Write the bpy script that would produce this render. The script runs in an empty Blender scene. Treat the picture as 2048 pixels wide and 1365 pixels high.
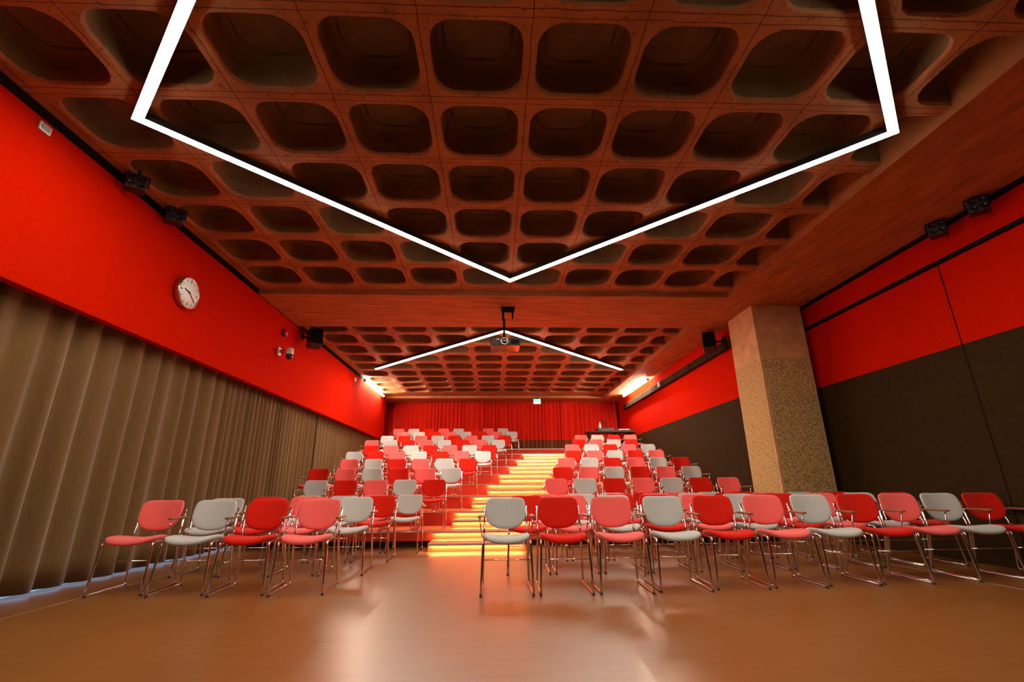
import bpy, bmesh, math, random
from mathutils import Vector, Matrix

random.seed(7)
SC = bpy.context.scene
COL = SC.collection
PI = math.pi

# ------------------------------------------------------------------ camera, world, exposure
cam_d = bpy.data.cameras.new('camera')
cam_d.sensor_width = 36.0
cam_d.sensor_fit = 'HORIZONTAL'
cam_d.lens = 931.45 / 2048.0 * 36.0
cam_d.clip_start = 0.05
cam = bpy.data.objects.new('camera', cam_d)
COL.objects.link(cam)
_yaw, _pit, _rol = 0.040008, 0.304063, -0.0086128
_f = Vector((math.sin(_yaw) * math.cos(_pit), math.cos(_yaw) * math.cos(_pit), math.sin(_pit)))
_r = Vector((math.cos(_yaw), -math.sin(_yaw), 0.0))
_u = _r.cross(_f)
_r2 = math.cos(_rol) * _r + math.sin(_rol) * _u
_u2 = -math.sin(_rol) * _r + math.cos(_rol) * _u
cam.matrix_world = Matrix(((_r2.x, _u2.x, -_f.x, 0.0), (_r2.y, _u2.y, -_f.y, 0.0), (_r2.z, _u2.z, -_f.z, 0.9), (0, 0, 0, 1)))
SC.camera = cam

w = bpy.data.worlds.new('world')
SC.world = w
w.use_nodes = True
w.node_tree.nodes['Background'].inputs[0].default_value = (0.02, 0.018, 0.016, 1)
w.node_tree.nodes['Background'].inputs[1].default_value = 0.0

SC.view_settings.view_transform = 'Standard'
SC.view_settings.look = 'None'
SC.view_settings.gamma = 1.0
SC.view_settings.use_curve_mapping = False
SC.view_settings.exposure = 0.0

BAR_POWER = 72.0        # near ceiling light bars
FAR_POWER = 165.0       # light bars of the far bay
LAMP_POWER = 205.0       # short wall lamps at the back
LED_POWER = 230.0        # strips under the step nosings
WINDOW_POWER = 0.85      # daylight behind the curtain

# ------------------------------------------------------------------ helpers
def obj(name, me, parent=None, m=None):
    o = bpy.data.objects.new(name, me)
    COL.objects.link(o)
    if m is not None:
        ms = m if isinstance(m, (list, tuple)) else [m]
        for x in ms:
            me.materials.append(x)
    if parent is not None:
        o.parent = parent
    return o

def thing(name, label, cat, loc=(0, 0, 0), rotz=0.0, group=None):
    o = bpy.data.objects.new(name, None)
    COL.objects.link(o)
    o.empty_display_size = 0.1
    o.location = loc
    o.rotation_euler = (0, 0, rotz)
    tag(o, label, cat, group)
    return o

def tag(o, label, cat, group=None):
    o['label'] = label
    o['category'] = cat
    if group:
        o['group'] = group
    return o

def struct(o, label=None, cat=None):
    o['kind'] = 'structure'
    if label:
        tag(o, label, cat)
    return o

class MB:
    """collects shapes and turns them into one mesh"""
    def __init__(s):
        s.v = []; s.f = []; s.sm = []; s.mi = []
    def add(s, vs, fs, smooth=False, mi=0):
        n = len(s.v)
        s.v += [tuple(v) for v in vs]
        for f in fs:
            s.f.append([i + n for i in f]); s.sm.append(smooth); s.mi.append(mi)
        return s
    def box(s, x0, x1, y0, y1, z0, z1, mi=0):
        vs = [(x, y, z) for z in (z0, z1) for y in (y0, y1) for x in (x0, x1)]
        return s.add(vs, [(0, 2, 3, 1), (4, 5, 7, 6), (0, 1, 5, 4), (2, 6, 7, 3), (0, 4, 6, 2), (1, 3, 7, 5)], False, mi)
    def bbox(s, x0, x1, y0, y1, z0, z1, b=0.005, mi=0, mtx=None, seg=2):
        bm = bmesh.new()
        bmesh.ops.create_cube(bm, size=1.0)
        for v in bm.verts:
            v.co = Vector((x0 + (v.co.x + .5) * (x1 - x0), y0 + (v.co.y + .5) * (y1 - y0), z0 + (v.co.z + .5) * (z1 - z0)))
        bmesh.ops.bevel(bm, geom=list(bm.edges), offset=b, segments=seg, affect='EDGES', profile=0.5)
        if mtx is not None:
            bm.transform(mtx)
        bm.verts.index_update()
        s.add([v.co for v in bm.verts], [[v.index for v in f.verts] for f in bm.faces], False, mi)
        bm.free()
        return s
    def tube(s, pts, r, n=8, closed=False, mi=0, caps=True):
        pts = [Vector(p) for p in pts]
        m = len(pts)
        rings = []
        up = Vector((0, 0, 1))
        prev = None
        for i, p in enumerate(pts):
            if closed:
                t = (pts[(i + 1) % m] - pts[i - 1]).normalized()
            else:
                t = (pts[min(i + 1, m - 1)] - pts[max(i - 1, 0)]).normalized()
            if prev is None:
                a = up.cross(t)
                if a.length < 1e-3:
                    a = Vector((1, 0, 0))
                a.normalize()
            else:
                a = prev - t * prev.dot(t)
                a.normalize()
            prev = a
            b = t.cross(a)
            rings.append([p + r * (math.cos(2 * PI * k / n) * a + math.sin(2 * PI * k / n) * b) for k in range(n)])
        vs = [v for ring in rings for v in ring]
        fs = []
        for i in range(m if closed else m - 1):
            j = (i + 1) % m
            for k in range(n):
                fs.append((i * n + k, i * n + (k + 1) % n, j * n + (k + 1) % n, j * n + k))
        s.add(vs, fs, True, mi)
        if caps and not closed:
            base = len(s.v) - len(vs)
            s.f.append([base + k for k in range(n)][::-1]); s.sm.append(False); s.mi.append(mi)
            s.f.append([base + (m - 1) * n + k for k in range(n)]); s.sm.append(False); s.mi.append(mi)
        return s
    def lathe(s, prof, n=24, mtx=None, mi=0, smooth=True):
        """prof: list of (radius, height) along local +Z"""
        vs = []; fs = []
        for (r, h) in prof:
            for k in range(n):
                p = Vector((r * math.cos(2 * PI * k / n), r * math.sin(2 * PI * k / n), h))
                vs.append(mtx @ p if mtx is not None else p)
        for i in range(len(prof) - 1):
            for k in range(n):
                fs.append((i * n + k, i * n + (k + 1) % n, (i + 1) * n + (k + 1) % n, (i + 1) * n + k))
        s.add(vs, fs, smooth, mi)
        b = len(s.v) - len(vs)
        if prof[0][0] > 1e-6:
            s.f.append([b + k for k in range(n)][::-1]); s.sm.append(False); s.mi.append(mi)
        if prof[-1][0] > 1e-6:
            s.f.append([b + (len(prof) - 1) * n + k for k in range(n)]); s.sm.append(False); s.mi.append(mi)
        return s
    def mesh(s, name):
        me = bpy.data.meshes.new(name)
        me.from_pydata([tuple(v) for v in s.v], [], s.f)
        for p, a, m in zip(me.polygons, s.sm, s.mi):
            p.use_smooth = a
            p.material_index = m
        me.update()
        return me
    def build(s, name, m=None, parent=None):
        return obj(name, s.mesh(name), parent, m)

def rounded(pts, r, seg=4):
    """polyline with its inner corners turned into arcs of radius r"""
    pts = [Vector(p) for p in pts]
    out = [pts[0]]
    for i in range(1, len(pts) - 1):
        a, b, c = pts[i - 1], pts[i], pts[i + 1]
        d1 = (a - b).normalized(); d2 = (c - b).normalized()
        ang = d1.angle(d2)
        if ang > PI - 0.05:
            out.append(b); continue
        t = min(r / math.tan(ang / 2), 0.45 * (a - b).length, 0.45 * (c - b).length)
        p0 = b + d1 * t; p2 = b + d2 * t
        for k in range(seg + 1):
            u = k / seg
            out.append((1 - u) ** 2 * p0 + 2 * u * (1 - u) * b + u * u * p2)
    out.append(pts[-1])
    return out

# ------------------------------------------------------------------ materials
def mat(name, col, rough=0.6, metal=0.0, var=0.0, vscale=6.0, stretch=(1, 1, 1), bump=0.0, bscale=200.0, bdist=0.002,
        sheen=0.0, spec=0.5, coat=0.0, detail=4.0):
    m = bpy.data.materials.new(name)
    m.use_nodes = True
    nt = m.node_tree; N = nt.nodes; L = nt.links
    b = N['Principled BSDF']
    b.inputs['Base Color'].default_value = (*col, 1)
    b.inputs['Roughness'].default_value = rough
    b.inputs['Metallic'].default_value = metal
    b.inputs['Specular IOR Level'].default_value = spec
    if sheen:
        b.inputs['Sheen Weight'].default_value = sheen
        b.inputs['Sheen Roughness'].default_value = 0.4
    if coat:
        b.inputs['Coat Weight'].default_value = coat
        b.inputs['Coat Roughness'].default_value = 0.15
    tc = N.new('ShaderNodeTexCoord')
    mp = N.new('ShaderNodeMapping')
    mp.inputs['Scale'].default_value = stretch
    L.new(tc.outputs['Object'], mp.inputs['Vector'])
    if var:
        n = N.new('ShaderNodeTexNoise')
        n.inputs['Scale'].default_value = vscale
        n.inputs['Detail'].default_value = detail
        n.inputs['Roughness'].default_value = 0.6
        L.new(mp.outputs['Vector'], n.inputs['Vector'])
        r = N.new('ShaderNodeValToRGB')
        r.color_ramp.elements[0].position = 0.3
        r.color_ramp.elements[1].position = 0.7
        r.color_ramp.elements[0].color = (*[c * (1 - var) for c in col], 1)
        r.color_ramp.elements[1].color = (*[min(1, c * (1 + var)) for c in col], 1)
        L.new(n.outputs['Fac'], r.inputs['Fac'])
        L.new(r.outputs['Color'], b.inputs['Base Color'])
    if bump:
        n2 = N.new('ShaderNodeTexNoise')
        n2.inputs['Scale'].default_value = bscale
        n2.inputs['Detail'].default_value = 2.0
        L.new(mp.outputs['Vector'], n2.inputs['Vector'])
        bp = N.new('ShaderNodeBump')
        bp.inputs['Strength'].default_value = bump
        bp.inputs['Distance'].default_value = bdist
        L.new(n2.outputs['Fac'], bp.inputs['Height'])
        L.new(bp.outputs['Normal'], b.inputs['Normal'])
    return m

def emit(name, col, power):
    m = bpy.data.materials.new(name)
    m.use_nodes = True
    nt = m.node_tree
    for n in list(nt.nodes):
        if n.type != 'OUTPUT_MATERIAL':
            nt.nodes.remove(n)
    e = nt.nodes.new('ShaderNodeEmission')
    e.inputs['Color'].default_value = (*col, 1)
    e.inputs['Strength'].default_value = power
    nt.links.new(e.outputs[0], [n for n in nt.nodes if n.type == 'OUTPUT_MATERIAL'][0].inputs['Surface'])
    return m

def ribbed_concrete(name, col, grooves):
    """cast concrete: mottled, with dark board joints along the middle of the ribs (grooves = (x0, px, y0, py))"""
    m = mat(name, col, rough=0.85, var=0.28, vscale=2.2, bump=0.25, bscale=60, bdist=0.004, spec=0.25, detail=8)
    nt = m.node_tree; N = nt.nodes; L = nt.links
    b = N['Principled BSDF']
    src = b.inputs['Base Color'].links[0].from_socket
    geo = N.new('ShaderNodeTexCoord')
    # fine pits
    n = N.new('ShaderNodeTexNoise'); n.inputs['Scale'].default_value = 28; n.inputs['Detail'].default_value = 5
    L.new(geo.outputs['Object'], n.inputs['Vector'])
    r = N.new('ShaderNodeValToRGB')
    r.color_ramp.elements[0].position = 0.28; r.color_ramp.elements[0].color = (0.35, 0.3, 0.26, 1)
    r.color_ramp.elements[1].position = 0.4; r.color_ramp.elements[1].color = (1, 1, 1, 1)
    L.new(n.outputs['Fac'], r.inputs['Fac'])
    mx = N.new('ShaderNodeMix'); mx.data_type = 'RGBA'; mx.blend_type = 'MULTIPLY'
    mx.inputs['Factor'].default_value = 0.8
    L.new(src, mx.inputs['A']); L.new(r.outputs['Color'], mx.inputs['B'])
    last = mx.outputs['Result']
    # wobble so that the joints look hand made
    wob = N.new('ShaderNodeTexNoise'); wob.inputs['Scale'].default_value = 5.0; wob.inputs['Detail'].default_value = 5
    L.new(geo.outputs['Object'], wob.inputs['Vector'])
    sep = N.new('ShaderNodeSeparateXYZ'); L.new(geo.outputs['Object'], sep.inputs['Vector'])
    def math_(op, a, bb):
        q = N.new('ShaderNodeMath'); q.operation = op
        for i, x in enumerate((a, bb)):
            if isinstance(x, (int, float)):
                q.inputs[i].default_value = x
            else:
                L.new(x, q.inputs[i])
        return q.outputs[0]
    wv = math_('MULTIPLY', math_('SUBTRACT', wob.outputs['Fac'], 0.5), 0.03)
    for axis, off, pitch, wid in grooves:
        c = math_('ADD', math_('SUBTRACT', sep.outputs[axis], off), wv)
        md = math_('PINGPONG', c, pitch / 2)
        line = math_('LESS_THAN', md, wid)
        mm = N.new('ShaderNodeMix'); mm.data_type = 'RGBA'; mm.blend_type = 'MULTIPLY'
        L.new(line, mm.inputs['Factor']); L.new(last, mm.inputs['A'])
        mm.inputs['B'].default_value = (0.3, 0.26, 0.24, 1)
        last = mm.outputs['Result']
    L.new(last, b.inputs['Base Color'])
    return m

def speckled(name, col, dark):
    m = mat(name, col, rough=0.9, bump=0.7, bscale=70, bdist=0.01, spec=0.2)
    nt = m.node_tree; N = nt.nodes; L = nt.links
    b = N['Principled BSDF']
    tc = N.new('ShaderNodeTexCoord')
    v = N.new('ShaderNodeTexNoise'); v.inputs['Scale'].default_value = 60; v.inputs['Detail'].default_value = 4
    L.new(tc.outputs['Object'], v.inputs['Vector'])
    r = N.new('ShaderNodeValToRGB')
    r.color_ramp.elements[0].position = 0.38; r.color_ramp.elements[0].color = (*dark, 1)
    r.color_ramp.elements[1].position = 0.56; r.color_ramp.elements[1].color = (*col, 1)
    L.new(v.outputs['Fac'], r.inputs['Fac'])
    L.new(r.outputs['Color'], b.inputs['Base Color'])
    return m

def two_tone_cloth(name, top, low, zsplit, rough=0.85):
    m = mat(name, top, rough=rough, sheen=0.2, spec=0.15, bump=0.2, bscale=500, bdist=0.001)
    nt = m.node_tree; N = nt.nodes; L = nt.links
    b = N['Principled BSDF']
    tc = N.new('ShaderNodeTexCoord'); sp = N.new('ShaderNodeSeparateXYZ')
    L.new(tc.outputs['Object'], sp.inputs['Vector'])
    lt = N.new('ShaderNodeMath'); lt.operation = 'GREATER_THAN'; lt.inputs[1].default_value = zsplit
    L.new(sp.outputs['Z'], lt.inputs[0])
    mx = N.new('ShaderNodeMix'); mx.data_type = 'RGBA'
    mx.inputs['A'].default_value = (*low, 1); mx.inputs['B'].default_value = (*top, 1)
    L.new(lt.outputs[0], mx.inputs['Factor'])
    L.new(mx.outputs['Result'], b.inputs['Base Color'])
    return m

NX0, NPX = 0.275, 0.833            # waffle rib lines across the room
NY0, NPY = 2.46, 0.80              # waffle rib lines, near bay
FY0, FPY = 9.757, 0.835            # waffle rib lines, far bay

M = {}
M['floor'] = mat('brown_lino', (0.225, 0.080, 0.014), rough=0.32, var=0.12, vscale=2.0, stretch=(1, 8, 1), bump=0.05, bscale=90, bdist=0.001, spec=0.45, detail=8)
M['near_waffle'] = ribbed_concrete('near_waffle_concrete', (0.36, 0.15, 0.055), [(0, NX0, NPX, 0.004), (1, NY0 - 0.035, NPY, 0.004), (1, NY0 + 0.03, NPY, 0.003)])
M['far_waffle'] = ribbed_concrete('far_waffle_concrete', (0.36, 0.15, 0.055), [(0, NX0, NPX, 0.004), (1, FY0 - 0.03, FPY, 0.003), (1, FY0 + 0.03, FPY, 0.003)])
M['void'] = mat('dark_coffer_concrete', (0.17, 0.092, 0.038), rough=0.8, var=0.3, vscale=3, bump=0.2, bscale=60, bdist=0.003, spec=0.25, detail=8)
M['beam'] = mat('board_marked_concrete', (0.40, 0.16, 0.055), rough=0.85, var=0.3, vscale=3, stretch=(0.5, 3, 1), bump=0.3, bscale=30, bdist=0.004, spec=0.25, detail=8)
M['soffit'] = mat('board_marked_concrete_lengthways', (0.40, 0.16, 0.055), rough=0.85, var=0.3, vscale=3, stretch=(3, 0.6, 1), bump=0.3, bscale=30, bdist=0.004, spec=0.25, detail=8)
M['red_wall'] = mat('red_wall_felt', (0.52, 0.0085, 0.0), rough=0.9, var=0.06, vscale=30, bump=0.25, bscale=350, bdist=0.001, spec=0.02)
M['brown_wall'] = mat('brown_wall_felt', (0.034, 0.017, 0.005), rough=0.9, var=0.12, vscale=12, bump=0.25, bscale=350, bdist=0.001, spec=0.08)
M['black'] = mat('black_paint', (0.008, 0.007, 0.006), rough=0.9, spec=0.1)
M['black_plastic'] = mat('black_plastic', (0.015, 0.014, 0.014), rough=0.45, bump=0.1, bscale=300)
M['aggregate'] = speckled('exposed_aggregate', (0.66, 0.43, 0.17), (0.22, 0.125, 0.045))
M['column'] = mat('smooth_column_concrete', (0.58, 0.33, 0.14), rough=0.85, var=0.2, vscale=4, bump=0.2, bscale=60, bdist=0.003, spec=0.25)
M['curtain'] = mat('olive_curtain_cloth', (0.14, 0.075, 0.022), rough=0.8, var=0.1, vscale=60, stretch=(1, 1, 0.2), sheen=0.25, spec=0.2)
M['back_curtain'] = two_tone_cloth('red_stage_cloth', (0.62, 0.014, 0.002), (0.16, 0.055, 0.02), 2.60)
M['plain_wall'] = mat('front_wall_paint', (0.05, 0.03, 0.015), rough=0.9, var=0.05)
M['dark_wall'] = mat('dark_wall_paint', (0.05, 0.03, 0.02), rough=0.9, var=0.05)
M['red_riser'] = mat('red_carpet_riser', (0.55, 0.030, 0.005), rough=0.75, var=0.08, vscale=80, bump=0.2, bscale=300, bdist=0.001)
M['red_tread'] = mat('red_lino_tread', (0.60, 0.085, 0.012), rough=0.55, var=0.08, vscale=40, spec=0.2)
M['nosing'] = mat('aluminium_nosing', (0.72, 0.68, 0.62), rough=0.3, metal=0.9, var=0.03, vscale=50)
M['chrome'] = mat('chrome', (0.80, 0.78, 0.75), rough=0.09, metal=1.0, var=0.02, vscale=30)
M['wood'] = mat('oak_arm', (0.24, 0.105, 0.03), rough=0.5, var=0.25, vscale=14, stretch=(6, 1, 6))
M['pink'] = mat('pink_wool', (0.88, 0.135, 0.12), rough=0.9, var=0.08, vscale=250, bump=0.3, bscale=700, bdist=0.001, sheen=0.35, spec=0.15)
M['grey'] = mat('grey_heather_wool', (0.50, 0.50, 0.465), rough=0.9, var=0.22, vscale=220, bump=0.3, bscale=700, bdist=0.001, sheen=0.35, spec=0.15)
M['red'] = mat('red_wool', (0.64, 0.012, 0.002), rough=0.9, var=0.1, vscale=250, bump=0.3, bscale=700, bdist=0.001, sheen=0.2, spec=0.15)
M['glide'] = mat('dark_rubber_glide', (0.03, 0.025, 0.022), rough=0.6, var=0.05)
M['white_plastic'] = mat('white_plastic', (0.72, 0.68, 0.62), rough=0.4, var=0.03, vscale=20)
M['grey_plastic'] = mat('grey_plastic', (0.33, 0.33, 0.31), rough=0.4, var=0.03, vscale=20)
M['projector'] = mat('dark_glossy_plastic', (0.045, 0.043, 0.04), rough=0.15, var=0.03, vscale=20)
M['glossy_red'] = mat('red_plastic', (0.6, 0.012, 0.01), rough=0.25, var=0.03, vscale=20)
M['dome'] = mat('smoked_dome', (0.01, 0.012, 0.012), rough=0.08, var=0.02)
M['steel'] = mat('brushed_steel', (0.62, 0.58, 0.52), rough=0.25, metal=1.0, var=0.05, vscale=40)
M['clock_face'] = mat('clock_face_paper', (0.90, 0.85, 0.78), rough=0.5, var=0.02, vscale=10)
M['bar'] = emit('light_bar_diffuser', (1.0, 0.90, 0.76), BAR_POWER)
M['far_bar'] = emit('far_light_bar_diffuser', (1.0, 0.90, 0.76), FAR_POWER)
M['lamp'] = emit('wall_lamp_tube', (1.0, 0.88, 0.70), LAMP_POWER)
M['led'] = emit('step_strip', (1.0, 0.62, 0.22), LED_POWER)
M['daylight'] = emit('daylight_glass', (0.42, 0.66, 1.0), WINDOW_POWER)
M['exit_green'] = emit('exit_green_panel', (0.05, 0.85, 0.52), 1.2)
M['exit_white'] = emit('exit_white_panel', (0.85, 1.0, 0.96), 2.2)
M['green_led'] = emit('green_indicator', (0.05, 1.0, 0.2), 3.0)

# ------------------------------------------------------------------ the setting
XL, XR, XF = -3.98, 5.72, 4.85       # left wall, right wall of the recess, right wall beyond the pillar
ZS, ZR = 4.04, 4.125                 # beam soffits, waffle ribs
ZB = 2.557                           # where the red walls turn brown
YB, YE = -3.1, 18.3

struct(MB().box(-4.6, 6.2, YB - .2, YE + .2, -0.12, 0.0).build('floor', M['floor']))

def waffle(name, m, xs, ys):
    """coffered slab: ribs flush at ZR, tapered rounded voids above"""
    b = MB()
    n = 32
    for i in range(len(xs) - 1):
        for j in range(len(ys) - 1):
            cx, cy = (xs[i] + xs[i + 1]) / 2, (ys[j] + ys[j + 1]) / 2
            hx, hy = (xs[i + 1] - xs[i]) / 2, (ys[j + 1] - ys[j]) / 2
            ax, ay = hx - 0.045, hy - 0.062
            def ring(ax, ay, r, z):
                out = []
                for k in range(n):
                    t = 2 * PI * k / n
                    c, s_ = math.cos(t), math.sin(t)
                    lo, hi = 0.0, 2.0
                    for _ in range(26):
                        mid = (lo + hi) / 2
                        dx = max(abs(c * mid) - (ax - r), 0); dy = max(abs(s_ * mid) - (ay - r), 0)
                        inside = math.hypot(dx, dy) <= r and abs(c * mid) <= ax and abs(s_ * mid) <= ay
                        if inside: lo = mid
                        else: hi = mid
                    out.append((cx + c * lo, cy + s_ * lo, z))
                return out
            sq = []
            for k in range(n):
                t = 2 * PI * k / n
                c, s_ = math.cos(t), math.sin(t)
                q = min(hx / max(abs(c), 1e-9), hy / max(abs(s_), 1e-9))
                if k % 8 == 4:
                    sq.append((cx + math.copysign(hx, c), cy + math.copysign(hy, s_), ZR))
                else:
                    sq.append((cx + c * q, cy + s_ * q, ZR))
            r0 = ring(ax, ay, 0.20, ZR); r1 = ring(ax - .012, ay - .012, 0.195, ZR + .035)
            r2 = ring(ax - .03, ay - .03, 0.19, ZR + .18); r3 = ring(ax - .045, ay - .045, 0.185, ZR + .25)
            r4 = ring(ax - .07, ay - .07, 0.17, ZR + .285); r5 = ring(ax - .10, ay - .10, 0.15, ZR + .297)
            vs = sq + r0 + r1 + r2 + r3 + r4 + r5
            fs0 = [(k, n + k, n + (k + 1) % n, (k + 1) % n) for k in range(n)]
            b.add(vs, fs0, False)
            base = len(b.v) - len(vs)
            for lv in (1, 2, 3, 4, 5):
                for k in range(n):
                    b.f.append([base + lv * n + k, base + (lv + 1) * n + k, base + (lv + 1) * n + (k + 1) % n, base + lv * n + (k + 1) % n])
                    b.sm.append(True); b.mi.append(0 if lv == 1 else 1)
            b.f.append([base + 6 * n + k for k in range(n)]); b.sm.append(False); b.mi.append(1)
    # flat margins and a lid over the voids
    x0, x1, y0, y1 = xs[0], xs[-1], ys[0], ys[-1]
    return b, (x0, x1, y0, y1)

xs = [NX0 + NPX * i for i in range(-5, 6)]
ysn = [NY0 + NPY * i for i in range(-7, 7)]
ysf = [FY0 + FPY * i for i in range(-1, 9)]
b, e = waffle('ceiling', None, xs, ysn)
b.box(XL - .2, e[0], YB, 7.4, ZR, ZR + .05)
b.box(e[0], e[1], e[3], 7.42, ZR, ZR + .05)
b.box(XL - .2, 5.7, YB, 7.42, ZR + .36, ZR + .45)
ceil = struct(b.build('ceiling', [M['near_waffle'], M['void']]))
b, e = waffle('ceiling', None, xs, ysf)
b.box(XL - .2, e[0], 9.0, 17.1, ZR, ZR + .05)
b.box(e[0], e[1], e[3], 17.1, ZR, ZR + .05)
b.box(XL - .2, 5.7, 9.0, 17.1, ZR + .36, ZR + .45)
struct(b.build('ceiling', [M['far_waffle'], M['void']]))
struct(MB().box(XL - .2, 4.085, 7.40, 9.06, ZS, ZR + .5).build('beam', M['beam']))
struct(MB().box(4.085, 5.9, YB, YE, ZS, ZR + .5).build('beam', M['soffit']))
struct(MB().box(XL - .2, 4.085, 17.05, YE, ZS, ZR + .5).build('beam', M['beam']))

# left wall: a red panel on top, the window strip behind the curtain below
wl = MB().box(XL - .1, XL, YB, 17.2, ZB, ZS - .005).build('wall_left', M['red_wall']); struct(wl)
struct(MB().box(-4.5, -4.4, YB, YE, 0, ZR).build('wall_left', M['dark_wall']))
struct(MB().box(-4.36, -4.34, 0.4, 8.6, 0.0, 2.5).build('window_1', M['daylight']))
struct(MB().box(XL - .1, XL + .012, YB, 17.05, ZS - .005, ZR).build('trim_1', M['black']))
# right wall of the recess, its top rail and seams
wr = MB().box(XR, XR + .1, YB, 8.7, 0, ZB - .035).build('wall_right', M['brown_wall']); struct(wr)
b = MB().box(XR, XR + .1, YB, 8.7, ZB - .035, 3.585).box(XR - .02, XR + .1, YB, 8.7, 3.64, ZS - .05)
struct(b.build('wall_right', M['red_wall']))
struct(MB().box(XR - .03, XR + .1, YB, 8.7, 3.585, 3.64).build('trim_2', M['black']))
struct(MB().box(XR - .06, XR + .1, YB, 8.7, ZS - .05, ZS).build('trim_3', M['black']))
b = MB()
for y in (1.6, 5.235):
    b.box(XR - .004, XR + .01, y - .006, y + .006, 0, 3.585)
struct(b.build('trim_4', M['black']))
# right wall beyond the pillar
struct(MB().box(XF, XF + .1, 8.63, YE, 0, ZB).build('wall_right', M['brown_wall']))
struct(MB().box(XF, XF + .1, 8.63, YE, ZB, ZS).build('wall_right', M['red_wall']))
struct(MB().box(XF, XR + .1, 8.62, 8.72, 0, ZS).build('wall_right', M['brown_wall']))
struct(MB().box(-4.4, 6.0, YE, YE + .1, 0, ZR).build('wall_back', M['red_wall']))
struct(MB().box(-4.4, 6.0, YB - .1, YB, 0, ZR).build('wall_front', M['plain_wall']))
# thin metal joint strips in the floor
struct(MB().box(-3.64, -3.625, YB, 7.9, 0.0, 0.002).build('trim_5', M['nosing']))
struct(MB().box(4.66, 4.675, YB, 7.7, 0.0, 0.002).build('trim_6', M['nosing']))

# pillar: smooth head and arrises, bush-hammered faces
PX0, PX1, PY0, PY1, PZ = 4.685, 5.60, 7.76, 8.65, 3.03
b = MB().bbox(PX0, PX1, PY0, PY1, 0, ZS, b=0.012)
p = struct(b.build('pillar', M['column']))
b = MB()
b.box(PX0 + .045, PX1 - .045, PY0 - .004, PY0 + .01, 0, PZ)
b.box(PX0 - .004, PX0 + .01, PY0 + .045, PY1 - .045, 0, PZ)
b.build('aggregate_panel', M['aggregate'], p)

# ------------------------------------------------------------------ ceiling light bars
def bar_ring(pts, wd, closed):
    """mitred flat band along a plan polyline; returns inner and outer corner points"""
    n = len(pts)
    inn, out = [], []
    for i in range(n):
        p = Vector(pts[i])
        if closed or 0 < i < n - 1:
            a = Vector(pts[i - 1]); c = Vector(pts[(i + 1) % n])
            d1 = (p - a).normalized(); d2 = (c - p).normalized()
            nrm = Vector((-(d1.y + d2.y), d1.x + d2.x)).normalized()
            k = wd / 2 / max(0.2, nrm.dot(Vector((-d1.y, d1.x))))
        else:
            d = (Vector(pts[1]) - p).normalized() if i == 0 else (p - Vector(pts[i - 1])).normalized()
            nrm = Vector((-d.y, d.x)); k = wd / 2
        inn.append(p + nrm * k); out.append(p - nrm * k)
    return inn, out

def band(mb, pts, wd, z0, z1, closed):
    inn, out = bar_ring(pts, wd, closed)
    n = len(pts)
    vs = [(q.x, q.y, z) for z in (z0, z1) for ring in (inn, out) for q in ring]
    fs = []
    for i in range(n if closed else n - 1):
        j = (i + 1) % n
        fs += [(i, n + i, n + j, j), (2 * n + i, 2 * n + j, 3 * n + j, 3 * n + i), (i, j, 2 * n + j, 2 * n + i), (n + i, 3 * n + i, 3 * n + j, n + j)]
    if not closed:
        fs += [(0, 2 * n, 3 * n, n), (n - 1, 2 * n - 1, 4 * n - 1, 3 * n - 1)]
    mb.add(vs, fs)

def light_line(pts, closed, glow, label):
    c = Vector((sum(p[0] for p in pts) / len(pts), sum(p[1] for p in pts) / len(pts)))
    t = thing('ceiling_light', label, 'ceiling light', (c.x, c.y, ZS), 0)
    rel = [(p[0] - c.x, p[1] - c.y) for p in pts]
    b = MB(); band(b, rel, 0.085, 0.004, 0.075, closed)
    b.build('housing', M['black_plastic'], t)
    b = MB(); band(b, rel, 0.078, 0.0, 0.0035, closed)
    b.build('diffuser', glow, t)
    b = MB()
    for i in range(len(rel) if closed else len(rel) - 1):
        a, d = Vector(rel[i]), Vector(rel[(i + 1) % len(rel)])
        for u in (0.12, 0.5, 0.88):
            q = a.lerp(d, u)
            b.box(q.x - .012, q.x + .012, q.y - .012, q.y + .012, 0.07, ZR - ZS + .02)
    b.build('hanger', M['black_plastic'], t)
    return t

light_line([(-3.163, 3.467), (0.248, 6.793), (3.728, 3.437), (0.30, 0.02)], True, M['bar'], 'large glowing white diamond of light bars under the near waffle ceiling')
light_line([(-3.262, 12.647), (0.206, 9.314), (3.613, 12.70)], False, M['far_bar'], 'glowing white chevron of two linear light bars behind the projector')

def wall_lamp(x, y0, y1, z, side, label):
    t = thing('wall_lamp', label, 'lamp', (x, (y0 + y1) / 2, z), 0)
    h = (y1 - y0) / 2
    MB().tube([(0, -h, 0), (0, h, 0)], 0.028, 12).build('tube', M['lamp'], t)
    b = MB()
    for s in (-1, 1):
        b.bbox(-.035, .035, s * h - .02, s * h + .02, -.04, .04, b=.006)
        b.box(min(0, side * .12), max(0, side * .12), s * (h - .25) - .01, s * (h - .25) + .01, -.012, .012)
    b.build('end_cap', M['steel'], t)
    return t
wall_lamp(XL + .09, 13.9, 16.4, 4.00, -1, 'short bright tube lamp on the red wall above the olive curtain')
wall_lamp(XF - .22, 13.6, 16.3, 3.97, 1, 'short bright tube lamp on the red wall above the equipment table')

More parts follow.
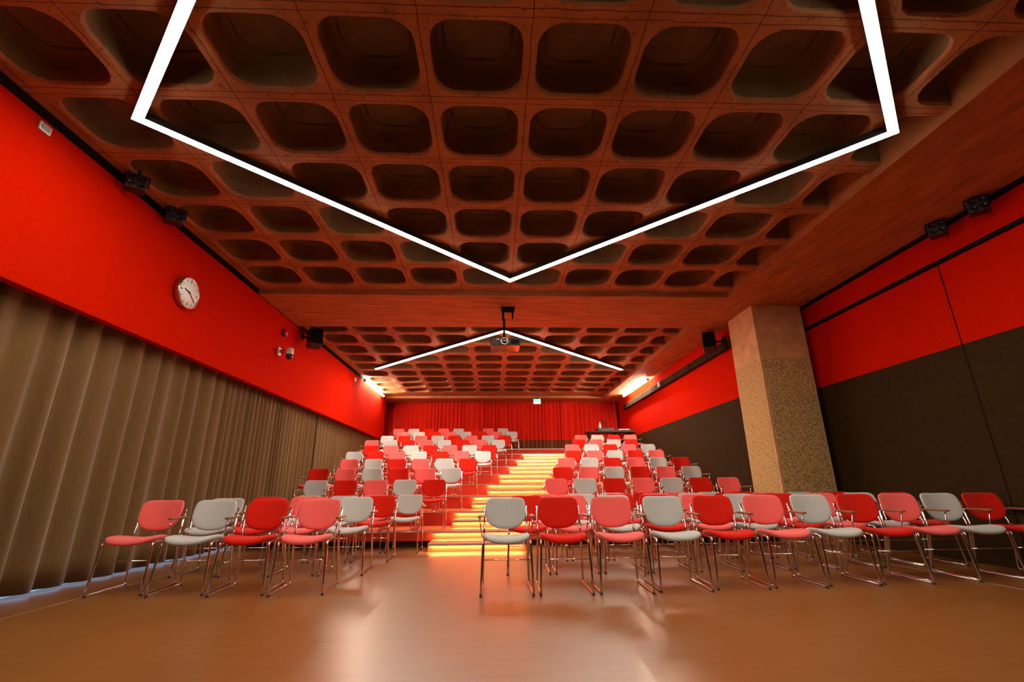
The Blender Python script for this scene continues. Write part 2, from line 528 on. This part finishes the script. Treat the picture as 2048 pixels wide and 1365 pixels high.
# ------------------------------------------------------------------ curtains
def curtain_mesh(along, length, z0, z1, period, amp, seed, nz=14, narrow=0.8, m=None):
    """folded cloth; along 'y' hangs in a plane of constant x. Origin at one lower corner"""
    rnd = random.Random(seed)
    # fold widths vary; u positions of folds
    u = 0.0; knots = [0.0]
    while u < length:
        u += period * rnd.uniform(0.65, 1.4); knots.append(u)
    sc = length / knots[-1]
    knots = [k * sc for k in knots]
    amps = [amp * rnd.uniform(0.55, 1.15) for _ in knots]
    lean = [rnd.uniform(-1, 1) for _ in knots]
    per = 12
    cols = []
    for i in range(len(knots) - 1):
        for k in range(per):
            cols.append((i, k / per))
    cols.append((len(knots) - 2, 1.0))
    vs = []
    for iz in range(nz + 1):
        tz = iz / nz
        z = z0 + (z1 - z0) * tz
        for (i, q) in cols:
            uu = knots[i] + (knots[i + 1] - knots[i]) * q
            a = amps[i] * (1 - q) + amps[min(i + 1, len(amps) - 1)] * q
            a *= (0.75 + 0.35 * (1 - tz))
            ph = 2 * PI * q + 0.55 * lean[i] * math.sin(2 * PI * q)
            off = a * (2 * (0.5 + 0.5 * math.cos(ph)) ** 0.6 - 1)
            sway = 0.012 * lean[i] * math.sin(PI * q) ** 2 * (1 - tz)
            hem = 0.006 * math.sin(uu * 3.1 + seed) if iz == 0 else 0.0
            if along == 'y':
                vs.append((off, uu + sway, z + hem))
            else:
                vs.append((uu + sway, off, z + hem))
    n = len(cols)
    b = MB()
    fs = []
    for iz in range(nz):
        for k in range(n - 1):
            fs.append((iz * n + k, iz * n + k + 1, (iz + 1) * n + k + 1, (iz + 1) * n + k))
    b.add(vs, fs, True)
    me = b.mesh('curtain')
    return me

def curtain(along, loc, length, z0, z1, period, amp, seed, m, label, group, th=0.004):
    o = obj('curtain', curtain_mesh(along, length, z0, z1, period, amp, seed), None, m)
    o.location = loc
    sm = o.modifiers.new('thickness', 'SOLIDIFY'); sm.thickness = th
    tag(o, label, 'curtain', group)
    return o

XC = -4.20
curtain('y', (XC, -2.9, 0), 10.35, 0.026, 3.3, 0.26, 0.045, 3, M['curtain'], 'long olive brown curtain in wide folds, nearest along the window wall', 'olive curtains along the window wall')
curtain('y', (XC, 7.46, 0), 3.75, 0.032, 3.3, 0.15, 0.036, 11, M['curtain'], 'olive brown curtain gathered in tight folds, middle of the window wall', 'olive curtains along the window wall')
curtain('y', (XC, 11.22, 0), 6.1, 0.032, 3.3, 0.18, 0.038, 5, M['curtain'], 'olive brown curtain beside the upper tiers, farthest along the window wall', 'olive curtains along the window wall')
curtain('x', (-3.85, 17.98, 0), 6.45, 2.20, ZS + .0, 0.16, 0.045, 21, M['back_curtain'], 'wide red back curtain with brown hem behind the topmost curtain-side chairs', 'red curtains across the back', 0.003)
curtain('x', (2.58, 17.93, 0), 2.2, 2.20, ZS + .0, 0.19, 0.06, 23, M['back_curtain'], 'narrow red back curtain with deeper folds behind the equipment table', 'red curtains across the back', 0.003)

# ------------------------------------------------------------------ raked seating platforms and the lit steps
RISE, DEPTH, Y1 = 0.243, 1.10, 8.0
AX = [-0.96, -0.71, -0.43, -0.15, 0.13, 0.41, 0.67, 0.93, 1.2]     # aisle's curtain-side edge on each tier
AW = 1.43
ORD = ['first', 'second', 'third', 'fourth', 'fifth', 'sixth', 'seventh', 'eighth', 'ninth', 'tenth', 'eleventh']
for k in range(1, 10):
    yf = Y1 + (k - 1) * DEPTH
    yb = YE - .02 if k == 9 else yf + DEPTH
    z = RISE * k
    name = {1: 'lowest', 9: 'topmost'}.get(k, ORD[k - 1] + ' lowest')
    t = thing('seating_platform', 'red seating tier across the hall, ' + name + ' of the nine', 'platform', (0, yf, 0), 0, 'tiers of the raked seating')
    xl, xr = -3.93, (4.66 if k == 1 else 4.83)
    b = MB()
    if k == 1:
        b.box(xl, xr, 0.0, yb - yf, 0.10, z - .02)
    else:
        b.box(xl, xr, 0.0, yb - yf, z - RISE if k > 1 else 0.0, z - .02)
    b.build('riser', M['red_riser'], t)
    if k == 1:
        MB().box(xl, xr, 0.08, 0.2, 0.0, 0.10).build('plinth', M['dark_wall'], t)
    MB().box(xl, xr, 0.03, yb - yf, z - .02, z).build('tread', M['red_tread'], t)
    a0, a1 = AX[k - 1], AX[k - 1] + AW
    MB().box(xl, xr, -.012, 0.03, z - .006, z).box(xl, xr, 0.0, 0.03, z - .02, z - .006).build('nosing', M['nosing'], t)
    if k < 9:
        MB().box(a0, a1, -.040, -.002, z - .014, z - .0065).box(a0, a1, -.040, -.036, z - .032, z - .014).box(a0, a1, -.008, -.004, z - .032, z - .014).build('strip_cover', M['nosing'], t)
        MB().box(a0 + .03, a1 - .03, -.035, -.009, z - .026, z - .015).build('light_strip', M['led'], t)
        # half step in the aisle
        s = thing('stair_step', 'lit orange half step in the aisle, ' + {1: 'lowest, on the brown floor', 8: 'highest of the flight'}.get(k, ORD[k - 1] + ' up from the floor'),
                  'step', ((a0 + a1) / 2, yf, 0), 0, 'lit half steps up the aisle')
        h = (a1 - a0) / 2
        zb = z - RISE
        zt = z - RISE / 2
        MB().box(-h, h, -.55, 0, zb, zt - .02).build('riser', M['red_riser'], s)
        MB().box(-h, h, -.52, 0, zt - .02, zt).build('tread', M['red_tread'], s)
        MB().box(-h, h, -.562, -.52, zt - .006, zt).box(-h, h, -.55, -.52, zt - .02, zt - .006).build('nosing', M['nosing'], s)
        MB().box(-h, h, -.590, -.552, zt - .014, zt - .0065).box(-h, h, -.590, -.586, zt - .032, zt - .014).box(-h, h, -.558, -.554, zt - .032, zt - .014).build('strip_cover', M['nosing'], s)
        MB().box(-h + .03, h - .03, -.585, -.559, zt - .026, zt - .015).build('light_strip', M['led'], s)

# ------------------------------------------------------------------ chairs
def pad(outline, prof, n=36):
    """closed cushion from an outline function (angle -> (a, b)) and a list of (scale, t) rings"""
    b = MB()
    vs = []
    for (s, t) in prof:
        for k in range(n):
            a, c = outline(2 * PI * k / n)
            vs.append((a * s, c * s, t))
    fs = []
    for i in range(len(prof) - 1):
        for k in range(n):
            fs.append((i * n + k, i * n + (k + 1) % n, (i + 1) * n + (k + 1) % n, (i + 1) * n + k))
    b.add(vs, fs, True)
    b.f.append(list(range(n))[::-1]); b.sm.append(True); b.mi.append(0)
    b.f.append([(len(prof) - 1) * n + k for k in range(n)]); b.sm.append(True); b.mi.append(0)
    return b

def sup(t, ax, ay0, ay1, n0, n1):
    c, s = math.cos(t), math.sin(t)
    n = n1 if s > 0 else n0
    ay = ay1 if s > 0 else ay0
    return (ax * math.copysign(abs(c) ** (2 / n), c), ay * math.copysign(abs(s) ** (2 / n), s))

PROF = [(0.10, -1.0), (0.45, -0.99), (0.75, -0.95), (0.90, -0.82), (0.97, -0.55), (1.0, -0.1), (0.995, 0.25), (0.975, 0.55), (0.93, 0.8), (0.84, 0.94), (0.68, 1.0), (0.45, 1.02), (0.2, 1.03), (0.06, 1.03)]

def seat_mesh():
    b = pad(lambda t: sup(t, .212, .215, .205, 4.2, 3.0), [(s, t * .027) for s, t in PROF], 44)
    out = []
    for x, y, z in b.v:
        u = x / .212
        zz = .444 + z + .030 * u * u * (1.0 - 0.35 * max(0, y / .2))     # saddle: sides higher than the middle
        zz -= .055 * max(0, (-y - .12) / .10) ** 2 * .35                   # rolled front edge
        zz -= .012 * max(0, y / .2)
        out.append((x, y - .062, zz))
    b.v = out
    return b.mesh('seat')

def back_mesh():
    b = pad(lambda t: sup(t, .203, .187, .118, 3.0, 4.4), [(s, t * .020) for s, t in PROF], 48)
    out = []
    tilt = math.radians(19)
    for x, h, d in b.v:
        w_ = x * (1.0 - 0.05 * max(0, h / .118) - 0.03 * max(0, -h / .2) ** 2)           # a little narrower at the top
        cur = -.045 * (x / .2) ** 2                        # wraps round the sitter
        y = -d + cur
        z = h
        yy = y * math.cos(tilt) + z * math.sin(tilt)
        zz = z * math.cos(tilt) - y * math.sin(tilt)
        out.append((w_, .262 + yy, .683 + zz))
    b.v = out
    return b.mesh('backrest')

def side_frame(sx):
    r = .0105
    pts = [(sx * .19, .10, .437), (sx * .205, -.13, .437), (sx * .213, -.218, .432), (sx * .229, -.268, .012),
           (sx * .224, .275, .012), (sx * .214, .205, .44), (sx * .209, .268, .715)]
    path = rounded(pts, .035, 5)
    b = MB().tube(path, r, 8)
    return b.mesh('side_frame')

def glides():
    b = MB()
    for sx in (-1, 1):
        for yy in (-.262, .262):
            x = sx * (.229 if yy < 0 else .224)
            b.bbox(x - .012, x + .012, yy - .014, yy + .014, 0.0, .017, b=.003, seg=1)
    return b.mesh('glide')

def one_glide(sx, yy):
    x = sx * (.229 if yy < 0 else .224)
    return MB().bbox(x - .011, x + .011, yy - .014, yy + .014, 0.0, .016, b=.003, seg=1).mesh('glide')

def cross_bar():
    b = MB().tube([(-.219, -.236, .285), (.219, -.236, .285)], .005, 6)
    return b.mesh('cross_bar')

def brace():
    b = MB()
    b.tube(rounded([(-.207, -.10, .437), (-.10, -.04, .424), (.10, -.04, .424), (.207, -.10, .437)], .05, 3), .007, 6)
    return b.mesh('seat_brace')

def arm_mesh(sx):
    b = MB().bbox(sx * .252 - .019, sx * .252 + .019, -.085, .215, .622, .642, b=.007)
    return b.mesh('armrest')

def arm_post(sx):
    b = MB()
    b.tube(rounded([(sx * .212, .20, .470), (sx * .226, -.01, .455), (sx * .236, -.035, .50), (sx * .252, -.045, .628)], .03, 4), .006, 6)
    b.tube([(sx * .211, .246, .622), (sx * .252, .205, .628)], .006, 6)
    return b.mesh('arm_post')

SHARED = {}
def shared(key, fn, m):
    if key not in SHARED:
        me = fn()
        me.materials.append(m)
        SHARED[key] = me
    return SHARED[key]

def make_chair(colour, arms, feet):
    t = thing('stacking_chair', 'chair', 'chair')
    def part(name, key, fn, m, par=t):
        return obj(name, shared(key, fn, m), par)
    part('seat', 'seat' + colour, seat_mesh, M[colour])
    part('backrest', 'back' + colour, back_mesh, M[colour])
    for s in (-1, 1):
        f = part('side_frame', 'side%d' % s, lambda: side_frame(s), M['chrome'])
        if feet:
            for yy in (-.262, .262):
                part('glide', 'glide%d%.1f' % (s, yy), lambda: one_glide(s, yy), M['glide'], f)
    part('cross_bar', 'cross', cross_bar, M['chrome'])
    part('seat_brace', 'brace', brace, M['chrome'])
    for s in arms:
        a = part('armrest', 'arm%d' % s, lambda: arm_mesh(s), M['wood'])
        part('arm_post', 'post%d' % s, lambda: arm_post(s), M['chrome'], a)
    return t

PROTO = {}
def place_chair(colour, arms, feet, loc, rz, label, group):
    key = (colour, arms, feet)
    if key not in PROTO:
        t = make_chair(colour, arms, feet)
        PROTO[key] = t
    else:
        src = PROTO[key]
        t = src.copy(); COL.objects.link(t)
        for ch in src.children:
            c = ch.copy(); COL.objects.link(c); c.parent = t
            for g in ch.children:
                d = g.copy(); COL.objects.link(d); d.parent = c
    t.location = loc
    t.rotation_euler = (0, 0, rz)
    tag(t, label, 'chair', group)
    return t

CYC = ['pink', 'grey', 'red']
def chair_row(side, where, y, z, xs, first, arm_side, feet, rz=0.0, end_arm=False):
    """xs run left to right in the room; side 'curtain' has its aisle end last, side 'pillar' first"""
    n = len(xs)
    for i, x in enumerate(xs):
        colour = CYC[(CYC.index(first) + i) % 3]
        k = n - 1 - i if side == 'curtain' else i
        yy = y[i] if isinstance(y, (list, tuple)) else y
        rr = rz[i] if isinstance(rz, (list, tuple)) else rz
        arms = (arm_side,)
        if end_arm and i == 0:
            arms = (-1, 1)
        if side == 'none':
            arms = ()
        lab = '%s chair on the %s side, %s, %s from the aisle' % (colour, side, where, ORD[k])
        # y is the line of the front feet, the chair's origin lies between the feet
        place_chair(colour, arms, feet, (x - math.sin(rr) * .268, yy + math.cos(rr) * .268, z), rr, lab,
                    'upholstered chairs on the %s side of the aisle' % side)

D = math.radians
ROWN = ['front floor row', 'second floor row', 'third floor row', 'rearmost floor row']
chair_row('curtain', ROWN[0], [4.74, 4.70, 4.665, 4.64], 0, [-3.37, -2.815, -2.275, -1.74], 'pink', 1, True, [D(5), D(4.5), D(4), D(4)])
chair_row('curtain', ROWN[1], [5.65, 5.63, 5.61, 5.60], 0, [-3.23, -2.71, -2.18, -1.65], 'grey', 1, True, D(3))
chair_row('curtain', ROWN[2], 6.53, 0, [-3.16, -2.64, -2.11, -1.58], 'red', 1, True, D(1))
chair_row('curtain', ROWN[3], 7.36, 0, [-2.92, -2.39, -1.86, -1.33], 'grey', 1, True)
chair_row('pillar', ROWN[0], [4.48, 4.475, 4.48, 4.52, 4.57, 4.60, 4.645, 4.68, 4.74, 4.77, 4.79], 0,
          [.12, .64, 1.17, 1.71, 2.25, 2.80, 3.34, 3.88, 4.40, 4.905, 5.41], 'grey', 1, True,
          [0, D(-1), D(-2), D(-2.5), D(-3), D(-3), D(-3), D(-3), D(-3), D(-3), D(-3)], True)
chair_row('pillar', ROWN[1], [5.47, 5.47, 5.46, 5.47, 5.48, 5.5, 5.52, 5.55, 5.58, 5.6], 0,
          [.38, .905, 1.435, 1.96, 2.49, 3.02, 3.56, 4.10, 4.63, 5.14], 'red', 1, True, D(-2), True)
chair_row('pillar', ROWN[2], 6.40, 0, [.70 + .53 * i for i in range(9)], 'pink', 1, True, D(-1), True)
chair_row('pillar', ROWN[3], 7.30, 0, [1.37 + .53 * i for i in range(6)], 'pink', 1, True, 0, True)
LT = {1: (-3.105, .514, 5, 'grey'), 2: (-3.469, .523, 6, 'red'), 3: (-3.213, .525, 6, 'pink'), 4: (-3.444, .528, 7, 'grey'), 5: (-3.317, .531, 7, 'red'),
      6: (-3.594, .532, 8, 'pink'), 7: (-3.397, .535, 8, 'grey'), 8: (-3.102, .531, 8, 'pink'), 9: (-3.485, .546, 8, 'pink')}
RT = {1: (1.113, .521, 7, 'pink'), 2: (1.395, .528, 6, 'red'), 3: (1.651, .525, 6, 'pink'), 4: (2.006, .524, 5, 'red'), 5: (2.156, .528, 5, 'pink'),
      6: (2.545, .527, 4, 'red'), 7: (2.814, .541, 4, 'pink')}
for k in range(1, 10):
    y, z = Y1 + (k - 1) * DEPTH + .15, RISE * k + .0
    wh = {1: 'lowest tier', 9: 'topmost tier'}.get(k, ORD[k - 1] + ' tier up')
    x0, px, n, c = LT[k]
    chair_row('curtain', wh, y, z, [x0 + px * i for i in range(n)], c, -1, False)
    if k in RT:
        x0, px, n, c = RT[k]
        chair_row('pillar', wh, y, z, [x0 + px * i for i in range(n)], c, 1, False, 0.0, True)

# ------------------------------------------------------------------ things on the left wall
RY90 = Matrix.Rotation(PI / 2, 4, 'Y')       # local +Z turned to face +X
def wallm(x, y, z):
    return Matrix.Translation((x, y, z)) @ RY90

# clock: local frame has its back on the wall, face towards +X
t = thing('wall_clock', 'round white wall clock in a deep steel rim on the red wall', 'clock', (XL, 5.66, 3.31))
MB().lathe([(.205, 0), (.205, .075), (.198, .08), (.188, .08), (.186, .070)], 48, RY90).build('rim', M['steel'], t)
MB().lathe([(.187, .060), (.187, .0745), (.0, .0745)], 48, RY90).build('face', M['clock_face'], t)
b = MB()
for h in range(12):
    a = 2 * PI * h / 12
    q = Matrix.Rotation(-a, 4, 'X')
    wdt = .004 if h % 3 else .006
    b.bbox(.0747, .0762, -wdt, wdt, .135 if h % 3 == 0 else .15, .172, b=.0003, mtx=q, seg=1)
b.build('hour_marks', M['black'], t)
b = MB().bbox(.0765, .078, -.009, .009, -.02, .10, b=.0005, mtx=Matrix.Rotation(-D(282), 4, 'X'), seg=1)
b.build('hour_hand', M['black'], t)
b = MB().bbox(.0785, .080, -.0065, .0065, -.025, .152, b=.0005, mtx=Matrix.Rotation(-D(128), 4, 'X'), seg=1)
b.lathe([(.010, .075), (.010, .081), (0, .082)], 12, RY90)
b.build('minute_hand', M['black'], t)

# white box sensor high on the wall
t = thing('wall_sensor', 'small white square sensor high on the red wall near the ceiling', 'sensor', (XL, 3.51, 3.955))
MB().bbox(0, .022, -.055, .055, -.04, .04, b=.006).build('back_box', M['white_plastic'], t)
MB().bbox(.022, .030, -.040, .040, -.022, .028, b=.004).build('cover', M['grey_plastic'], t)

def par_light(loc, yaw, label):
    t = thing('stage_spotlight', label, 'spotlight', loc, yaw, 'four-lens spotlights under the ceiling edges')
    MB().bbox(-.09, .09, -.075, .075, -.085, .085, b=.012).build('body', M['black_plastic'], t)
    for sx in (-1, 1):
        for sz in (-1, 1):
            mt = Matrix.Translation((sx * .042, -.075, sz * .04)) @ Matrix.Rotation(PI / 2, 4, 'X')
            MB().lathe([(.034, 0), (.034, .012), (.028, .014), (.024, .006), (0, .010)], 16, mt).build('lens', M['dome'], t)
    b = MB().tube(rounded([(-.105, 0, 0), (-.105, 0, .12), (.105, 0, .12), (.105, 0, 0)], .02, 3), .008, 6)
    b.tube([(0, 0, .115), (0, 0, .17)], .02, 8)
    b.build('yoke', M['black'], t)
    return t
par_light((-3.84, 4.40, 4.03), D(42), 'black four-lens spotlight at the ceiling edge nearer the white sensor')
par_light((-3.84, 5.04, 4.03), D(42), 'black four-lens spotlight at the ceiling edge above the clock')
par_light((5.53, 4.42, 3.92), D(-50), 'black four-lens spotlight at the dark ceiling edge, nearer the camera')
par_light((5.53, 4.93, 3.92), D(-50), 'black four-lens spotlight at the dark ceiling edge, nearer the pillar')

t = thing('alarm_sounder', 'round red alarm sounder on the red wall above the dome camera', 'alarm', (XL, 8.50, 3.71))
MB().lathe([(.075, 0), (.075, .02), (.068, .03)], 24, RY90).build('base', M['black_plastic'], t)
MB().lathe([(.066, .028), (.064, .07), (.05, .085), (0, .088)], 24, RY90).build('sounder', M['glossy_red'], t)

t = thing('security_camera', 'white dome security camera on a bracket under the red alarm', 'camera', (XL, 8.43, 3.33))
MB().bbox(0, .02, -.055, .055, -.075, .075, b=.005).build('wall_plate', M['white_plastic'], t)
b = MB().bbox(.015, .17, -.03, .03, -.03, .035, b=.01)
b.build('bracket', M['steel'], t)
b = MB().lathe([(.0, .065), (.055, .06), (.068, .045), (.068, -.03), (.07, -.04), (.06, -.06)], 24, Matrix.Translation((.20, 0, 0)))
b.build('housing', M['white_plastic'], t)
b = MB().lathe([(.058, -.055), (.058, -.10)] + [(.058 * math.cos(a), -.10 - .058 * math.sin(a)) for a in (D(20), D(45), D(65), D(80))] + [(0, -.158)], 24, Matrix.Translation((.20, 0, 0)))
b.build('dome', M['dome'], t)

def speaker(loc, rx, rz, size, wallx, label):
    t = thing('loudspeaker', label, 'speaker', loc, 0, 'loudspeakers under the beam')
    wx, dy, hz = size
    R = Matrix.Rotation(rz, 4, 'Z') @ Matrix.Rotation(rx, 4, 'X')
    MB().bbox(-wx / 2, wx / 2, -dy / 2, dy / 2, -hz / 2, hz / 2, b=.018, mtx=R).build('cabinet', M['black_plastic'], t)
    MB().bbox(-wx / 2 + .015, wx / 2 - .015, -dy / 2 - .012, -dy / 2 + .002, -hz / 2 + .015, hz / 2 - .015, b=.006, mtx=R).build('grille', M['black'], t)
    d = wallx - loc[0]
    b = MB().tube([(0, 0, 0), (d, .06, .05)], .022, 8)
    b.bbox(d - .02 if d > 0 else d, d if d > 0 else d + .02, 0, .12, .0, .15, b=.004)
    b.build('bracket', M['black'], t)
speaker((-3.70, 9.30, 3.86), D(-12), D(38), (.26, .27, .38), XL, 'black loudspeaker on a bracket above the olive curtain')
speaker((4.50, 9.15, 3.76), D(-12), D(-30), (.25, .25, .38), XF, 'black loudspeaker on a bracket behind the concrete pillar')
t = tag(MB().bbox(XL, XL + .03, 13.16, 13.26, 3.82, 3.93, b=.006).build('wall_box', M['white_plastic']), 'tiny white box on the red wall just before the lamp', 'box')

# cable tray along the right wall and the socket box at its lit end
t = thing('cable_tray', 'dark cable tray running along the red wall behind the pillar', 'tray', (XF - .004, 12.78, 3.66))
MB().bbox(-.10, 0, -4.10, 4.12, -.085, .085, b=.008).build('trunking', M['brown_wall'], t)
b = MB()
for i in range(9):
    y = -3.85 + i * .95
    b.box(-.106, -.098, y - .012, y + .012, -.085, .085)
b.build('clip', M['black'], t)
t = tag(MB().bbox(XF - .155, XF - .111, 12.86, 12.98, 3.6, 3.74, b=.008).build('socket_box', M['grey_plastic']), 'small grey socket box on the cable tray beside the lamp', 'box')

# ------------------------------------------------------------------ projector, exit sign, smoke detector
t = thing('projector', 'black ceiling projector hanging from the concrete beam', 'projector', (.20, 7.97, 0))
b = MB().bbox(-.07, .17, -.06, .10, 3.985, ZS, b=.006)
b.build('ceiling_plate', M['black'], t)
b = MB().bbox(-.06, -.02, -.02, .04, 3.80, 3.99, b=.004).bbox(.12, .15, .0, .03, 3.83, 3.99, b=.004)
b.bbox(-.045, -.0, -.01, .03, 3.40, 3.83, b=.006)
b.build('pole', M['black'], t)
b = MB().bbox(-.26, .26, -.18, .24, 3.265, 3.41, b=.02)
body = b.build('body', M['projector'], t)
mt = Matrix.Translation((-.02, -.18, 3.34)) @ Matrix.Rotation(PI / 2, 4, 'X')
MB().lathe([(.066, 0), (.066, .035), (.058, .037), (.052, .02)], 28, mt).build('lens_ring', M['steel'], t)
MB().lathe([(.052, .0), (.052, .018), (.03, .028), (0, .031)], 28, mt).build('lens', M['dome'], t)
MB().bbox(.09, .235, -.184, -.178, 3.295, 3.38, b=.002).build('air_vent', M['black'], t)
MB().bbox(-.16, -.11, -.183, -.178, 3.375, 3.388, b=.001).build('badge', M['white_plastic'], t)

t = thing('exit_sign', 'small glowing green and white exit sign under the back beam', 'sign', (1.585, 17.0, 3.915))
MB().bbox(-.14, .14, 0, .05, -.105, .09, b=.006).build('case', M['white_plastic'], t)
MB().box(-.128, .128, -.004, .001, -.012, .082).build('green_panel', M['exit_green'], t)
MB().box(-.128, .128, -.004, .001, -.095, -.014).build('white_panel', M['exit_white'], t)
b = MB()
b.box(.055, .105, -.008, -.003, -.01, .072)                                       # door
b.lathe([(.010, 0), (.010, .003)], 12, Matrix.Translation((.0, -.004, .062)) @ Matrix.Rotation(PI / 2, 4, 'X'))
def bar2(x0, z0, x1, z1, w_):
    d = Vector((x1 - x0, 0, z1 - z0)); n = Vector((-d.z, 0, d.x)).normalized() * w_
    a, c = Vector((x0, -.0065, z0)), Vector((x1, -.0065, z1))
    b.add([a + n, a - n, c - n, c + n], [(0, 1, 2, 3)])
bar2(.0, .048, -.006, .022, .007); bar2(-.006, .022, .014, .008, .005); bar2(.014, .008, .006, -.008, .004)
bar2(-.006, .022, -.022, .006, .005); bar2(-.022, .006, -.034, .008, .004); bar2(.0, .044, .02, .032, .004); bar2(.0, .044, -.02, .036, .004)
bar2(-.115, .034, -.06, .034, .008); bar2(-.072, .05, -.055, .034, .006); bar2(-.072, .018, -.055, .034, .006)
b.build('pictogram', M['exit_white'], t)
MB().box(-.06, .06, .015, .035, .085, .125).build('hanger', M['black'], t)

t = thing('smoke_detector', 'small dark smoke detector with a green dot beside the light vertex', 'detector', (.72, 6.46, ZR))
MB().lathe([(0, -.05), (.035, -.045), (.052, -.02), (.056, 0)], 24).build('body', M['brown_wall'], t)
MB().lathe([(0, -.058), (.008, -.054), (.008, -.045)], 10, Matrix.Translation((.01, -.012, 0))).build('indicator', M['green_led'], t)

# ------------------------------------------------------------------ equipment table on the eighth tier
TZ = RISE * 8
t = thing('equipment_table', 'dark table with equipment on the upper tier by the red wall', 'table', (3.98, 16.1, TZ))
MB().bbox(-.82, .83, -.28, .35, .70, .745, b=.006).build('tabletop', M['black_plastic'], t)
for sx in (-.70, .20, .70):
    MB().bbox(sx - .03, sx + .03, -.22, .30, 0, .70, b=.005).build('leg', M['black_plastic'], t)
zt = TZ + .745
t = thing('mixing_desk', 'dark audio mixer behind the white bottle on the equipment table', 'mixer', (3.85, 16.15, zt))
MB().bbox(-.30, .28, -.16, .2, 0, .12, b=.01).build('case', M['black_plastic'], t)
b = MB()
for i in range(9):
    b.bbox(-.25 + i * .06, -.235 + i * .06, -.168, -.155, .03, .09, b=.002)
b.build('fader', M['grey_plastic'], t)
t = thing('keyboard_console', 'flat console with a pale top edge at the wall end of the table', 'console', (4.50, 16.15, zt))
MB().bbox(-.24, .27, -.15, .15, 0, .06, b=.008).build('case', M['black_plastic'], t)
MB().bbox(-.22, .16, -.14, .12, .06, .085, b=.004).build('panel', M['white_plastic'], t)
t = thing('bottle', 'small white bottle standing on the audio mixer', 'bottle', (3.66, 16.12, zt + .12))
MB().lathe([(.0, 0), (.042, .0), (.045, .01), (.045, .10), (.03, .13), (.016, .15), (.016, .185)], 16).build('body', M['white_plastic'], t)
MB().lathe([(.018, .185), (.018, .215), (.0, .216)], 12).build('cap', M['white_plastic'], t)
t = thing('desk_lamp', 'thin dark desk lamp rising behind the audio mixer', 'lamp', (3.87, 16.41, zt))
MB().lathe([(.05, 0), (.05, .02), (.01, .025)], 16).build('base', M['black'], t)
MB().tube([(0, 0, .02), (.02, 0, .36)], .006, 6).build('stem', M['black_plastic'], t)
MB().lathe([(.03, 0), (.045, .03), (.04, .06), (0, .065)], 14, Matrix.Translation((.02, 0, .35))).build('shade', M['black_plastic'], t)

t = tag(MB().lathe([(.0, 0), (.045, 0), (.05, .03), (.035, .055), (0, .06)], 14, Matrix.Translation((1.20, 13.62, RISE * 6))).build('paper_bowl', M['white_plastic']),
        'small white rounded object left lying on a lit step', 'litter')
